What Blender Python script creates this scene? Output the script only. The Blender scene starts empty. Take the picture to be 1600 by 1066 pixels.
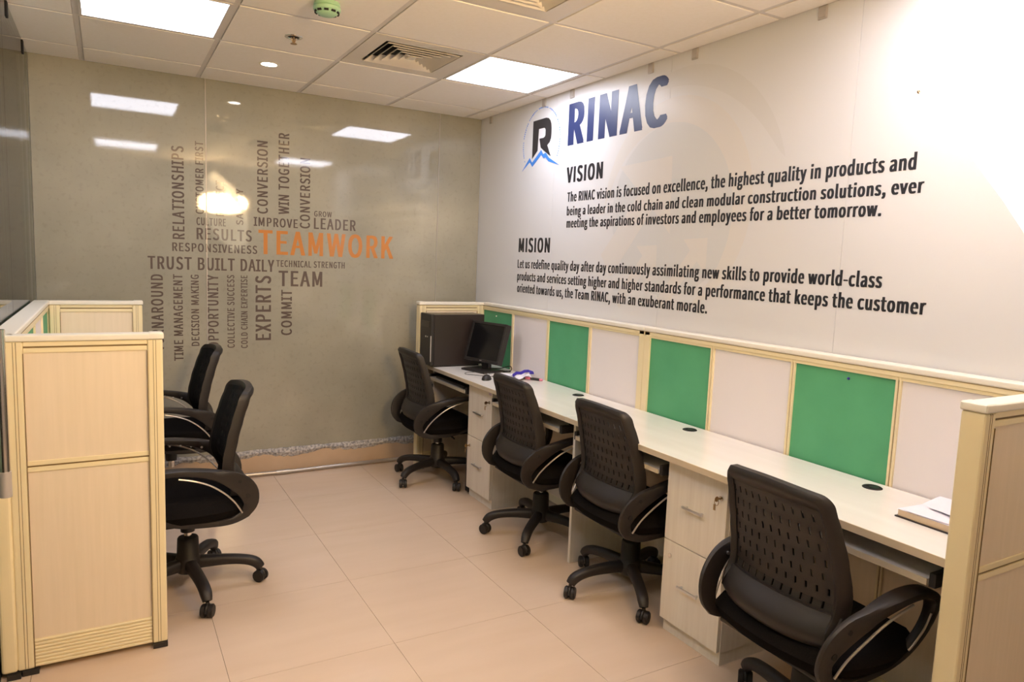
import bpy, bmesh, math, random
from mathutils import Vector, Matrix
from mathutils.geometry import tessellate_polygon
random.seed(7)
S = bpy.context.scene
C = S.collection
PI = math.pi

# ------------------------------------------------------------------ camera
CAM = (-2.4455, -4.8303, 1.498)
YAW, PITCH, ROLL, FPX = 0.5223, -0.1133, 0.0389, 1102.6
cd = bpy.data.cameras.new('camera'); cam = bpy.data.objects.new('camera', cd); C.objects.link(cam)
fw = Vector((math.sin(YAW)*math.cos(PITCH), math.cos(YAW)*math.cos(PITCH), math.sin(PITCH)))
rt = Vector((math.cos(YAW), -math.sin(YAW), 0)); up = rt.cross(fw)
r2 = math.cos(ROLL)*rt + math.sin(ROLL)*up
u2 = -math.sin(ROLL)*rt + math.cos(ROLL)*up
m = Matrix((r2, u2, -fw)).transposed().to_4x4(); m.translation = Vector(CAM)
cam.matrix_world = m
cd.sensor_width = 36; cd.lens = FPX/1600*36; cd.clip_start = 0.02; cd.clip_end = 60
S.camera = cam

# ------------------------------------------------------------------ light and exposure
LED_STRENGTH = 13.0
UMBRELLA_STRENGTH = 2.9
LAMP_STRENGTH = 155.0
SPOT_STRENGTH = 25.0
S.view_settings.view_transform = 'Standard'; S.view_settings.look = 'None'
S.view_settings.gamma = 1; S.view_settings.use_curve_mapping = False
S.view_settings.exposure = 0.0
w = bpy.data.worlds.new('world'); S.world = w; w.use_nodes = True
w.node_tree.nodes['Background'].inputs[0].default_value = (1, .93, .85, 1)
w.node_tree.nodes['Background'].inputs[1].default_value = 0.1

# ------------------------------------------------------------------ materials
def mat(name, col, rough=.5, metal=0, coat=0, coat_rough=.05, spec=.5, emit=None, estr=0):
    mt = bpy.data.materials.new(name); mt.use_nodes = True
    b = mt.node_tree.nodes['Principled BSDF']
    b.inputs['Base Color'].default_value = (*col, 1); b.inputs['Roughness'].default_value = rough
    b.inputs['Metallic'].default_value = metal; b.inputs['Coat Weight'].default_value = coat
    b.inputs['Coat Roughness'].default_value = coat_rough; b.inputs['Specular IOR Level'].default_value = spec
    if emit: b.inputs['Emission Color'].default_value = (*emit, 1); b.inputs['Emission Strength'].default_value = estr
    return mt
def noise_mix(mt, c1, c2, scale, stretch=(1, 1, 1), detail=4, lo=.35, hi=.65, bump=0, obj=True, loc=(0, 0, 0)):
    nt = mt.node_tree; N = nt.nodes; L = nt.links; b = N['Principled BSDF']
    tc = N.new('ShaderNodeTexCoord'); mp = N.new('ShaderNodeMapping'); mp.inputs['Scale'].default_value = stretch
    mp.inputs['Location'].default_value = loc
    nz = N.new('ShaderNodeTexNoise'); nz.inputs['Scale'].default_value = scale; nz.inputs['Detail'].default_value = detail
    rp = N.new('ShaderNodeValToRGB')
    rp.color_ramp.elements[0].position = lo; rp.color_ramp.elements[0].color = (*c1, 1)
    rp.color_ramp.elements[1].position = hi; rp.color_ramp.elements[1].color = (*c2, 1)
    L.new(tc.outputs['Object'], mp.inputs[0]); L.new(mp.outputs[0], nz.inputs['Vector'])
    L.new(nz.outputs['Fac'], rp.inputs[0]); L.new(rp.outputs[0], b.inputs['Base Color'])
    if bump:
        bp = N.new('ShaderNodeBump'); bp.inputs['Strength'].default_value = bump; bp.inputs['Distance'].default_value = .002
        L.new(nz.outputs['Fac'], bp.inputs['Height']); L.new(bp.outputs[0], b.inputs['Normal'])
    return mt
M = {}
M['floor'] = noise_mix(mat('floor_tile', (.6, .47, .38), .16, spec=.45), (.69, .53, .395), (.715, .555, .42), 2.2, (1, 5, 1), 6)
M['grout'] = mat('grout', (.30, .22, .16), .8)
M['ceil'] = noise_mix(mat('ceiling_tile', (.74, .66, .6), .7), (.93, .86, .77), (.95, .88, .80), 60, bump=.15)
M['tbar'] = mat('ceiling_bar', (.70, .64, .59), .45)
M['wallboard'] = mat('white_wall_board', (.735, .72, .72), .32, spec=.4)
M['plain'] = mat('plain_wall', (.7, .66, .62), .7)
M['plinth'] = noise_mix(mat('beige_plinth', (.6, .42, .27), .3), (.56, .40, .26), (.62, .45, .30), 5)
M['rubble'] = noise_mix(mat('rough_concrete', (.4, .38, .36), .9), (.22, .21, .21), (.62, .58, .54), 70, bump=1.0, detail=6)
M['cream'] = mat('cream_powder_coat', (.88, .75, .47), .38)
M['cream_cap'] = mat('pale_cream_cap', (.88, .82, .70), .35)
M['lam'] = noise_mix(mat('beige_laminate', (.75, .62, .5), .42), (.82, .685, .50), (.87, .725, .545), 9, (7, 7, .35), 5, .3, .7)
M['lamw'] = noise_mix(mat('pale_wood_laminate', (.8, .72, .62), .4), (.80, .71, .60), (.87, .79, .68), 10, (6, 6, .35), 5, .3, .7)
M['desk'] = noise_mix(mat('desk_laminate', (.85, .8, .74), .18, spec=.5), (.80, .755, .69), (.85, .81, .75), 5, (3, .4, 1), 5, .3, .7)
M['edge'] = mat('desk_edge_band', (.62, .52, .38), .4)
M['white'] = mat('white_panel', (.87, .81, .81), .42)
M['green'] = noise_mix(mat('green_pinboard', (.03, .27, .16), .6), (.085, .36, .175), (.10, .40, .195), 6)
M['black'] = mat('black_plastic', (.022, .018, .016), .42)
M['shell'] = mat('chair_shell_plastic', (.017, .0125, .0105), .5)
M['seam'] = mat('dark_seam', (.26, .17, .07), .6)
M['fabric'] = noise_mix(mat('black_fabric', (.01, .01, .01), .95, spec=.03), (.007, .006, .006), (.012, .010, .009), 300)
M['chrome'] = mat('chrome', (.75, .73, .70), .15, metal=1)
M['alu'] = mat('brushed_aluminium', (.72, .72, .74), .3, metal=1)
M['trim'] = mat('silver_trim', (.62, .57, .52), .3, metal=.6)
M['pcb'] = mat('computer_case_black', (.03, .02, .017), .3)
M['screen'] = mat('dark_screen', (.006, .006, .007), .12)
M['paper'] = mat('paper', (.86, .82, .88), .7)
M['card'] = mat('book_pages', (.80, .62, .42), .7)
M['pink'] = mat('pink_plastic', (.85, .25, .38), .4)
M['blue'] = mat('blue_ribbon', (.05, .03, .38), .5)
M['smoke'] = mat('pale_green_plastic', (.38, .62, .40), .4)
M['dark'] = mat('dark_recess', (.012, .010, .009), .8)
M['clip'] = mat('metal_bracket', (.52, .47, .43), .35, metal=.3)
M['louver'] = mat('diffuser_paint', (.72, .65, .56), .45)
M['led'] = mat('led_panel', (1, 1, 1), .5, emit=(.95, .975, 1.12), estr=LED_STRENGTH)
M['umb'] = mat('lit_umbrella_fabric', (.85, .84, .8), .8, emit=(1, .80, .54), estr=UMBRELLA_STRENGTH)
M['lamp'] = mat('studio_lamp_diffuser', (1, 1, 1), .5, emit=(1, .68, .33), estr=LAMP_STRENGTH)
M['spot'] = mat('downlight_lens', (1, 1, 1), .5, emit=(1, .93, .86), estr=SPOT_STRENGTH)
M['conduit'] = mat('steel_conduit', (.50, .46, .42), .3, metal=.8)
M['navy'] = mat('navy_print', (.022, .035, .12), .35)
M['ink'] = mat('black_print', (.022, .022, .028), .35)
M['logoblk'] = mat('logo_charcoal', (.03, .028, .032), .35)
M['skyblue'] = mat('logo_blue', (.06, .25, .75), .35)
M['wm1'] = mat('watermark_grey', (.68, .676, .672), .33)
M['wm2'] = mat('watermark_light', (.735, .70, .67), .33)
M['wm3'] = mat('watermark_mid', (.70, .682, .672), .33)
M['brass'] = mat('aged_brass', (.45, .30, .16), .35, metal=.8)
# back wall: grey-brown screed behind a pane of glass (one glossy coat over a mottled base)
def glassy(name, base=None):
    mt = mat(name, (.3, .26, .2), .7, coat=1.0, coat_rough=.035)
    nt = mt.node_tree; N = nt.nodes; L = nt.links; b = N['Principled BSDF']
    b.inputs['Coat IOR'].default_value = 1.62
    tc = N.new('ShaderNodeTexCoord')
    if base is None:
        n1 = N.new('ShaderNodeTexNoise'); n1.inputs['Scale'].default_value = 1.3; n1.inputs['Detail'].default_value = 5
        n2 = N.new('ShaderNodeTexNoise'); n2.inputs['Scale'].default_value = 38; n2.inputs['Detail'].default_value = 3
        L.new(tc.outputs['Object'], n1.inputs['Vector']); L.new(tc.outputs['Object'], n2.inputs['Vector'])
        r1 = N.new('ShaderNodeValToRGB'); e = r1.color_ramp.elements
        e[0].position = .35; e[0].color = (.285, .268, .205, 1); e[1].position = .68; e[1].color = (.415, .385, .295, 1)
        r2 = N.new('ShaderNodeValToRGB'); e = r2.color_ramp.elements
        e[0].position = .32; e[0].color = (.72, .72, .72, 1); e[1].position = .45; e[1].color = (1, 1, 1, 1)
        mx = N.new('ShaderNodeMix'); mx.data_type = 'RGBA'; mx.blend_type = 'MULTIPLY'; mx.inputs[0].default_value = .3
        L.new(n1.outputs['Fac'], r1.inputs[0]); L.new(n2.outputs['Fac'], r2.inputs[0])
        L.new(r1.outputs[0], mx.inputs[6]); L.new(r2.outputs[0], mx.inputs[7]); L.new(mx.outputs[2], b.inputs['Base Color'])
    else:
        b.inputs['Base Color'].default_value = (*base, 1)
    n3 = N.new('ShaderNodeTexNoise'); n3.inputs['Scale'].default_value = 90; n3.inputs['Detail'].default_value = 2
    bp = N.new('ShaderNodeBump'); bp.inputs['Strength'].default_value = .05; bp.inputs['Distance'].default_value = .001
    L.new(tc.outputs['Object'], n3.inputs['Vector']); L.new(n3.outputs['Fac'], bp.inputs['Height'])
    L.new(bp.outputs[0], b.inputs['Coat Normal'])
    return mt
M['backglass'] = glassy('glazed_concrete')
M['decal'] = glassy('brown_glass_lettering', (.10, .068, .052))
M['decalo'] = glassy('orange_glass_lettering', (.56, .20, .03))
# clear greenish partition glass: tinted transparency under a fresnel mirror
gm = bpy.data.materials.new('green_tinted_glass'); gm.use_nodes = True; nt = gm.node_tree; nt.nodes.clear()
o_ = nt.nodes.new('ShaderNodeOutputMaterial'); t_ = nt.nodes.new('ShaderNodeBsdfTransparent'); t_.inputs[0].default_value = (.80, .90, .84, 1)
g_ = nt.nodes.new('ShaderNodeBsdfGlossy'); g_.inputs['Roughness'].default_value = .02; f_ = nt.nodes.new('ShaderNodeFresnel'); f_.inputs[0].default_value = 1.5
x_ = nt.nodes.new('ShaderNodeMixShader'); nt.links.new(f_.outputs[0], x_.inputs[0]); nt.links.new(t_.outputs[0], x_.inputs[1])
nt.links.new(g_.outputs[0], x_.inputs[2]); nt.links.new(x_.outputs[0], o_.inputs[0]); M['glass'] = gm
# sheer black mesh: woven cloth that lets a little light through
sm = bpy.data.materials.new('sheer_black_mesh'); sm.use_nodes = True; nt = sm.node_tree; b_ = nt.nodes['Principled BSDF']
b_.inputs['Base Color'].default_value = (.008, .007, .007, 1); b_.inputs['Roughness'].default_value = .85; b_.inputs['Alpha'].default_value = .72
b_.inputs['Specular IOR Level'].default_value = .2
M['mesh'] = sm

# ------------------------------------------------------------------ helpers
def obj(name, bm, m, parent=None, off=(0, 0, 0), smooth=False, label=None, kind=None, keep=False):
    me = bpy.data.meshes.new(name)
    if not keep: bmesh.ops.recalc_face_normals(bm, faces=bm.faces)
    bm.to_mesh(me); bm.free()
    if off != (0, 0, 0): me.transform(Matrix.Translation(-Vector(off)))
    me.materials.append(m if not isinstance(m, str) else M[m])
    if smooth:
        for p in me.polygons: p.use_smooth = True
        try: me.set_sharp_from_angle(angle=math.radians(40))
        except Exception: pass
    o = bpy.data.objects.new(name, me); C.objects.link(o)
    if parent: o.parent = parent
    if label: o['label'] = label
    if kind: o['kind'] = kind
    return o
def box(x0, x1, y0, y1, z0, z1, bev=0, bm=None, seg=2):
    nb = bm is None
    b2 = bmesh.new()
    bmesh.ops.create_cube(b2, size=1)
    for v in b2.verts:
        v.co = Vector(((x0+x1)/2+v.co.x*(x1-x0), (y0+y1)/2+v.co.y*(y1-y0), (z0+z1)/2+v.co.z*(z1-z0)))
    if bev: bmesh.ops.bevel(b2, geom=b2.edges[:], offset=bev, segments=seg, profile=.6, affect='EDGES')
    if nb: return b2
    merge(bm, b2); return bm
def merge(bm, b2, mtx=None):
    if mtx is not None: b2.transform(mtx)
    me = bpy.data.meshes.new('tmp'); b2.to_mesh(me); b2.free(); bm.from_mesh(me); bpy.data.meshes.remove(me)
    return bm
def cyl(p, q, r1, r2=None, n=20, bm=None):
    r2 = r1 if r2 is None else r2
    p, q = Vector(p), Vector(q); d = q-p
    b2 = bmesh.new(); bmesh.ops.create_cone(b2, cap_ends=True, segments=n, radius1=r1, radius2=r2, depth=d.length)
    mt = Matrix.Translation((p+q)/2) @ d.to_track_quat('Z', 'Y').to_matrix().to_4x4()
    b2.transform(mt)
    if bm is None: return b2
    merge(bm, b2); return bm
def lathe(prof, n=28, c=(0, 0, 0)):
    bm = bmesh.new(); rings = []
    for r, z in prof:
        if r < 1e-6: rings.append([bm.verts.new((c[0], c[1], c[2]+z))])
        else: rings.append([bm.verts.new((c[0]+r*math.cos(2*PI*i/n), c[1]+r*math.sin(2*PI*i/n), c[2]+z)) for i in range(n)])
    for a, b in zip(rings, rings[1:]):
        for i in range(n):
            j = (i+1) % n
            if len(a) == 1 and len(b) == 1: continue
            if len(a) == 1: bm.faces.new((a[0], b[i], b[j]))
            elif len(b) == 1: bm.faces.new((a[i], a[j], b[0]))
            else: bm.faces.new((a[i], a[j], b[j], b[i]))
    return bm
def spline(pts, k=4):
    """Catmull-Rom through tuples of any length."""
    out = []
    for i in range(len(pts)-1):
        p0 = pts[max(i-1, 0)]; p1 = pts[i]; p2 = pts[i+1]; p3 = pts[min(i+2, len(pts)-1)]
        for s in range(k):
            t = s/k
            out.append(tuple(.5*((2*b)+(-a+c)*t+(2*a-5*b+4*c-d)*t*t+(-a+3*b-3*c+d)*t**3) for a, b, c, d in zip(p0, p1, p2, p3)))
    out.append(tuple(pts[-1])); return out
def loft(path, side, n=12, closed=False, sq=.7):
    """path: (x,y,z,w_side,w_normal). side: fixed direction of w_side. superellipse section."""
    bm = bmesh.new(); rings = []; P = [Vector(p[:3]) for p in path]; N = len(P); side = Vector(side).normalized()
    for i, p in enumerate(path):
        if closed: t = P[(i+1) % N]-P[i-1]
        else: t = P[min(i+1, N-1)]-P[max(i-1, 0)]
        nrm = t.normalized().cross(side); nrm.normalize()
        ring = []
        for k in range(n):
            a = 2*PI*k/n; c, s = math.cos(a), math.sin(a)
            c = math.copysign(abs(c)**sq, c); s = math.copysign(abs(s)**sq, s)
            ring.append(bm.verts.new(P[i]+side*c*p[3]/2+nrm*s*p[4]/2))
        rings.append(ring)
    R = range(N if closed else N-1)
    for i in R:
        a, b = rings[i], rings[(i+1) % N]
        for k in range(n): bm.faces.new((a[k], a[(k+1) % n], b[(k+1) % n], b[k]))
    if not closed: bm.faces.new(rings[0]); bm.faces.new(rings[-1][::-1])
    return bm
def tube(pts, r, n=10, k=4):
    pts = spline(pts, k) if k > 1 else pts
    bm = bmesh.new(); P = [Vector(p) for p in pts]; rings = []; ref = Vector((0, 0, 1))
    for i in range(len(P)):
        t = (P[min(i+1, len(P)-1)]-P[max(i-1, 0)]).normalized()
        a = t.cross(ref)
        if a.length < .1: a = t.cross(Vector((1, 0, 0)))
        a.normalize(); b = a.cross(t)
        rings.append([bm.verts.new(P[i]+(a*math.cos(2*PI*j/n)+b*math.sin(2*PI*j/n))*r) for j in range(n)])
    for a, b in zip(rings, rings[1:]):
        for j in range(n): bm.faces.new((a[j], a[(j+1) % n], b[(j+1) % n], b[j]))
    bm.faces.new(rings[0]); bm.faces.new(rings[-1][::-1])
    return bm
def prism(poly, mtx, th):
    """2-D polygon (u,v) extruded along w by th, placed with matrix mtx."""
    bm = bmesh.new(); n = len(poly)
    a = [bm.verts.new((u, v, 0)) for u, v in poly]; b = [bm.verts.new((u, v, th)) for u, v in poly]
    for q in tessellate_polygon([[Vector((u, v, 0)) for u, v in poly]]):
        bm.faces.new([b[k] for k in q]); bm.faces.new([a[k] for k in q[::-1]])
    for i in range(n): bm.faces.new((a[i], a[(i+1) % n], b[(i+1) % n], b[i]))
    bm.transform(mtx); return bm
def tag(o, label, cat, group=None):
    o['label'] = label; o['category'] = cat
    if group: o['group'] = group
    return o
def thing(name, label, cat, loc=(0, 0, 0), rz=0, group=None):
    o = bpy.data.objects.new(name, None); C.objects.link(o); o.location = loc; o.rotation_euler = (0, 0, rz)
    o.empty_display_size = .1
    return tag(o, label, cat, group)
class At:
    """adds parts given in world coordinates to a thing whose empty stands at t.location"""
    def __init__(s, t): s.t = t; s.off = tuple(t.location)
    def add(s, name, bm, m, label=None, smooth=False, parent=None, kind=None):
        return obj(name, bm, m, parent or s.t, s.off, smooth, label, kind)
def struct(name, bm, m): 
    o = obj(name, bm, m); o['kind'] = 'structure'; return o
def copy_tree(o, parent=None):
    c = o.copy(); C.objects.link(c)
    if parent: c.parent = parent
    for ch in o.children: copy_tree(ch, c)
    return c

H = 2.532            # ceiling height
XL, XC = -2.80, -3.9  # glass partition plane, corridor wall
YB = -6.6

# ------------------------------------------------------------------ room shell
fl = struct('floor', box(XC, 0.05, YB, 0.05, -.06, -.006), 'grout')
tile_me = None
fx, fy = -1.5064, -.5749
for i in range(-4, 3):
    for j in range(-1, 11):
        x0, y1 = fx+.6*i, fy-.6*j
        a0, a1 = max(x0+.0008, XC), min(x0+.6-.0008, 0)
        b0, b1 = y1-.6+.0008, min(y1-.0008, 0)
        if a1-a0 < .02 or b1-b0 < .02: continue
        obj('floor_tile', box(a0, a1, b0, b1, -.008, 0), 'floor', fl)
ce = struct('ceiling', box(XC, .05, YB, .05, H+.03, H+.06), 'plain')
cx = [-.144-.6*k for k in range(0, 7)]      # grid lines in x (from the right)
cy = [-.322-.6*k for k in range(0, 11)]
xs = [0]+cx+[XC]; ys = [0]+cy+[YB]
LIGHTS, VENTS = [], []
for i in range(len(xs)-1):
    for j in range(len(ys)-1):
        x1, x0, y1, y0 = xs[i], xs[i+1], ys[j], ys[j+1]
        if x1-x0 < .05 or y1-y0 < .05: continue
        if i in (1, 4) and j in (2, 6): LIGHTS.append((x0, x1, y0, y1)); continue
        if i == 2 and j in (2, 4): VENTS.append((x0, x1, y0, y1)); continue
        g = .013
        bm = box(x0+g, x1-g, y0+g, y1-g, H-.004, H+.012, .0015, seg=1)
        obj('ceiling_tile', bm, 'ceil', ce)
for x in cx: obj('grid_bar', box(x-.0115, x+.0115, YB, 0, H, H+.03), 'tbar', ce)
for y in cy: obj('grid_bar', box(XC, 0, y-.0115, y+.0115, H-.0006, H+.03), 'tbar', ce)
obj('edge_angle', box(-.016, 0, YB, 0, H-.001, H+.004), 'tbar', ce)
obj('edge_angle', box(XC, 0, -.016, 0, H-.001, H+.004), 'tbar', ce)

wb = struct('wall_back', box(XC, .05, .012, .1, 0, H+.03), 'plain')
pan = [(XC, XL-.004), (XL, -1.902), (-1.897, -.337), (-.333, 0)]
for a, b in pan:
    obj('glass_panel', box(a+.001, b-.001, 0, .012, .168, H+.01), 'backglass', wb)
obj('joint_strip', box(-1.9015, -1.8975, -.0015, .004, .168, H), 'clip', wb)
obj('joint_strip', box(-.337, -.333, -.0015, .004, .168, H), 'clip', wb)
# broken edge of screed below the glass
bm = bmesh.new(); n = 150; rows = []
for i in range(n+1):
    x = XC+(0-XC)*i/n
    a = .125+.012*math.sin(i*.37)+random.uniform(-.007, .007); b_2 = .172+random.uniform(-.003, .004)
    rows.append([bm.verts.new((x, 0.0, a-.01)), bm.verts.new((x, -.012+random.uniform(-.003, .003), a)), bm.verts.new((x, -.018+random.uniform(-.004, .004), (a+b_2)/2)), bm.verts.new((x, -.010+random.uniform(-.003, .002), b_2)), bm.verts.new((x, .003, b_2))])
for a, b in zip(rows, rows[1:]):
    for k in range(4): bm.faces.new((a[k], a[k+1], b[k+1], b[k]))
obj('screed_edge', bm, 'rubble', wb, label='rough broken grey screed edge under the glass')
struct('baseboard_back', box(XC, 0, -.010, .012, 0, .15, .002), 'plinth')

wr = struct('wall_right', box(.012, .1, YB, .05, 0, H+.03), 'plain')
yj = [0, -1.025, -2.06, -3.085, -4.11, -5.14, YB]
for a, b in zip(yj, yj[1:]):
    obj('wall_panel', box(0, .012, b+.0006, a-.0006, 0, H+.01, .0006, seg=1), 'wallboard', wr)
for y in (-.16, -.88, -1.195, -1.905, -2.22, -2.913, -3.23):
    bm = box(-.006, .001, y-.02, y+.02, H-.052, H-.002, .002)
    box(-.009, -.005, y-.017, y+.017, H-.046, H-.006, .0015, bm)
    obj('bracket', bm, 'clip', wr, label='small metal bracket at the ceiling line')
struct('wall_front', box(XC, .05, YB-.1, YB, 0, H+.03), 'plain')
struct('wall_left', box(XC-.1, XC, YB, .05, 0, H+.03), 'plain')

# glass partition on the left with a door
gw = bpy.data.objects.new('window_1', None); C.objects.link(gw); gw['kind'] = 'structure'
for a, b in ((-1.148, -.003), (-2.198, -1.152), (-4.2, -3.152), (-5.4, -4.204), (YB, -5.404)):
    obj('glass_pane', box(XL-.010, XL, a, b, .012, H-.004), 'glass', gw)
obj('floor_channel', box(XL-.016, XL+.006, YB, 0, 0, .012), 'dark', gw)
for y in (-.27, -.946, -1.6, -3.6):
    obj('glass_clip', box(XL-.014, XL+.005, y-.02, y+.02, H-.07, H-.004, .002), 'dark', gw)
gd = bpy.data.objects.new('door_1', None); C.objects.link(gd); gd['kind'] = 'structure'
obj('glass_leaf', box(XL-.010, XL, -3.148, -2.202, .014, H-.006), 'glass', gd)
hy, hx = -2.26, XL+.070
h_ = obj('door_handle', cyl((hx, hy, .74), (hx, hy, 1.235), .0145), 'chrome', gd, smooth=True, label='long chrome tube handle on the glass door')
bm = cyl((hx, hy, .72), (hx, hy, .80), .0165)
cyl((XL, hy, .78), (hx, hy, .78), .008, bm=bm); cyl((XL, hy, 1.19), (hx, hy, 1.19), .008, bm=bm)
obj('handle_mount', bm, 'clip', h_, smooth=True)

# ------------------------------------------------------------------ lettering
import os
def shipped_font(name):   # a sans-serif that ships inside Blender; the built-in face is used if it is absent
    try: return bpy.data.fonts.load(os.path.join(bpy.utils.system_resource('DATAFILES'), 'fonts', name))
    except Exception: return None
FONT_SANS = shipped_font('Noto Sans CJK Regular.woff2')
def text_mesh(body, bold, width, height, ltr=0, serif=False, off=0, vbold=.05, font=None):
    """Built-in font, fitted to width x height (cap height); strokes widened sideways by bold (metres)."""
    def flat(b, o_):
        cu = bpy.data.curves.new('t', 'FONT'); cu.body = b; cu.size = 1; cu.space_character = 1+ltr; cu.offset = o_; cu.resolution_u = 4
        if font: cu.font = font
        o = bpy.data.objects.new('t', cu); C.objects.link(o)
        dg = bpy.context.evaluated_depsgraph_get(); me = bpy.data.meshes.new_from_object(o.evaluated_get(dg))
        bm = bmesh.new(); bm.from_mesh(me); bpy.data.meshes.remove(me); bpy.data.objects.remove(o)
        return bm
    h = flat('H', off); y0 = min(v.co.y for v in h.verts); y1 = max(v.co.y for v in h.verts); h.free()
    bm = flat(body, off); x0 = min(v.co.x for v in bm.verts); x1 = max(v.co.x for v in bm.verts)
    sx, sy = (width-bold)/(x1-x0), height/(y1-y0)
    for v in bm.verts: v.co = Vector(((v.co.x-x0)*sx, (v.co.y-y0)*sy, 0))
    rects = []
    if serif:
        seen = set()
        for v in bm.verts:
            if v in seen: continue
            st, isl = [v], []
            seen.add(v)
            while st:
                q = st.pop(); isl.append(q)
                for e in q.link_edges:
                    r = e.other_vert(q)
                    if r not in seen: seen.add(r); st.append(r)
            X = [q.co.x for q in isl]; Y = [q.co.y for q in isl]
            if max(Y)-min(Y) > .9*height and max(X)-min(X) < .18*height: rects.append(((min(X)+max(X)+bold)/2, max(X)-min(X)+bold))
    isl = {}; k = 0
    for v in bm.verts:      # overlapping contours of one glyph get their own tiny depth
        if v in isl: continue
        st = [v]; isl[v] = k
        while st:
            q = st.pop()
            for e in q.link_edges:
                r = e.other_vert(q)
                if r not in isl: isl[r] = k; st.append(r)
        k += 1
    for v, k in isl.items(): v.co.z = (k % 4)*.000012
    base = bm.copy(); n = 9 if height > .2 else 4; vb = height*vbold
    for k in range(1, 2*n):
        c = base.copy(); q = k//n; c.transform(Matrix.Translation((bold*(k % n)/(n-1), 0, (.00005 if n < 6 else .00002)*k)) @ Matrix.Scale(1-vbold*q, 4, (0, 1, 0)) @ Matrix.Translation((0, q*vb/(1-vbold)*.5, 0))); merge(bm, c)
    base.free()
    for cxx, w_ in rects:
        st = height*.14; hw = w_/2+height*.11
        for yy in (0, height-st): box(cxx-hw, cxx+hw, yy, yy+st, 0, .00015, bm=bm)
    return bm
def put(name, bm, org, ux, uy, m, parent, label=None):
    ux, uy = Vector(ux), Vector(uy); n_ = ux.cross(uy)
    mt = Matrix((ux, uy, n_)).transposed().to_4x4(); mt.translation = Vector(org)
    bm.normal_update()
    for f in bm.faces:
        if f.normal.z < 0 and abs(f.normal.z) > .5: f.normal_flip()
    bmesh.ops.delete(bm, geom=[f for f in bm.faces if f.calc_area() < 1e-10], context='FACES_ONLY')
    bm.transform(mt); return obj(name, bm, m, parent, label=label, keep=True)

WORDS = [
    ("TEAMWORK", "h", -1.590, -0.672, 1.478, 0.156), ("LEADER", "h", -1.234, -0.947, 1.659, 0.073),
    ("GROW", "h", -1.233, -1.114, 1.742, 0.036), ("IMPROVE", "h", -1.613, -1.340, 1.657, 0.057),
    ("TECHNICAL STRENGTH", "h", -1.478, -1.021, 1.399, 0.043), ("TEAM", "h", -1.463, -1.175, 1.271, 0.102),
    ("RESULTS", "h", -1.958, -1.631, 1.555, 0.071), ("RESPONSIVENESS", "h", -2.096, -1.598, 1.477, 0.052),
    ("TRUST BUILT DAILY", "h", -2.232, -1.491, 1.364, 0.078), ("CULTURE", "h", -1.958, -1.787, 1.643, 0.047),
    ("RELATIONSHIPS", "v", 1.551, 2.111, -2.026, 0.067), ("CUSTOMER FIRST", "v", 1.712, 2.152, -1.915, 0.046),
    ("RESPECT", "v", 1.706, 1.925, -1.797, 0.047), ("SAFETY", "v", 1.657, 1.884, -1.683, 0.042),
    ("CONVERSION", "v", 1.738, 2.197, -1.532, 0.065), ("WIN TOGETHER", "v", 1.742, 2.262, -1.397, 0.067),
    ("CONVERSION", "v", 1.658, 2.117, -1.261, 0.065), ("TURNAROUND", "v", 0.858, 1.332, -2.151, 0.066),
    ("TIME MANAGEMENT", "v", 0.794, 1.335, -2.042, 0.052), ("DECISION MAKING", "v", 0.885, 1.334, -1.949, 0.045),
    ("OPPORTUNITY", "v", 0.866, 1.335, -1.835, 0.063), ("COLLECTIVE SUCCESS", "v", 0.867, 1.337, -1.739, 0.043),
    ("COLD CHAIN EXPERTISE", "v", 0.863, 1.337, -1.659, 0.040), ("EXPERTS", "v", 0.913, 1.337, -1.512, 0.097),
    ("COMMIT", "v", 0.943, 1.247, -1.377, 0.069)]
for t, d, a, b, c, h in WORDS:
    bm = text_mesh(t, h*.075, b-a, h, ltr=.09, serif=True, vbold=.06, font=FONT_SANS)
    om = 'decalo' if t == 'TEAMWORK' else 'decal'
    lb = ('orange word ' if om == 'decalo' else 'brown word ')+t+(' reading upwards' if d == 'v' else '')+' on the grey glazed wall'
    if d == 'h': put('lettering', bm, (a, -.0008, c), (1, 0, 0), (0, 0, 1), om, wb, lb)
    else: put('lettering', bm, (c, -.0008, a), (0, 0, 1), (-1, 0, 0), om, wb, lb)
LINES = [
    ("RINAC", -1.166, -2.050, 2.203, .245, .040, 'navy'), ("VISION", -1.171, -1.537, 1.981, .093, .0130, 'ink'),
    ("The RINAC vision is focused on excellence, the highest quality in products and", -1.190, -3.345, 1.867, .056, .0068, 'ink'),
    ("being a leader in the cold chain and clean modular construction solutions, ever", -1.192, -3.380, 1.785, .051, .0068, 'ink'),
    ("meeting the aspirations of investors and employees for a better tomorrow.", -1.195, -3.233, 1.711, .053, .0068, 'ink'),
    ("MISION", -.625, -1.019, 1.558, .094, .0130, 'ink'),
    ("Let us redefine quality day after day continuously assimilating new skills to provide world-class", -.620, -3.262, 1.451, .056, .0068, 'ink'),
    ("products and services setting higher and higher standards for a performance that keeps the customer", -.620, -3.430, 1.367, .055, .0068, 'ink'),
    ("oriented towards us, the Team RINAC, with an exuberant morale.", -.625, -2.410, 1.286, .056, .0068, 'ink')]
for t, a, b, z, h, bold, mm in LINES:
    bm = text_mesh(t, bold, a-b, h, ltr=(.10 if bold > .01 else .07), vbold=.09, font=FONT_SANS)
    put('lettering', bm, (-.0008, a, z), (0, -1, 0), (0, 0, 1), mm, wr, 'printed words: '+' '.join(t.split()[:6]))
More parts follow.
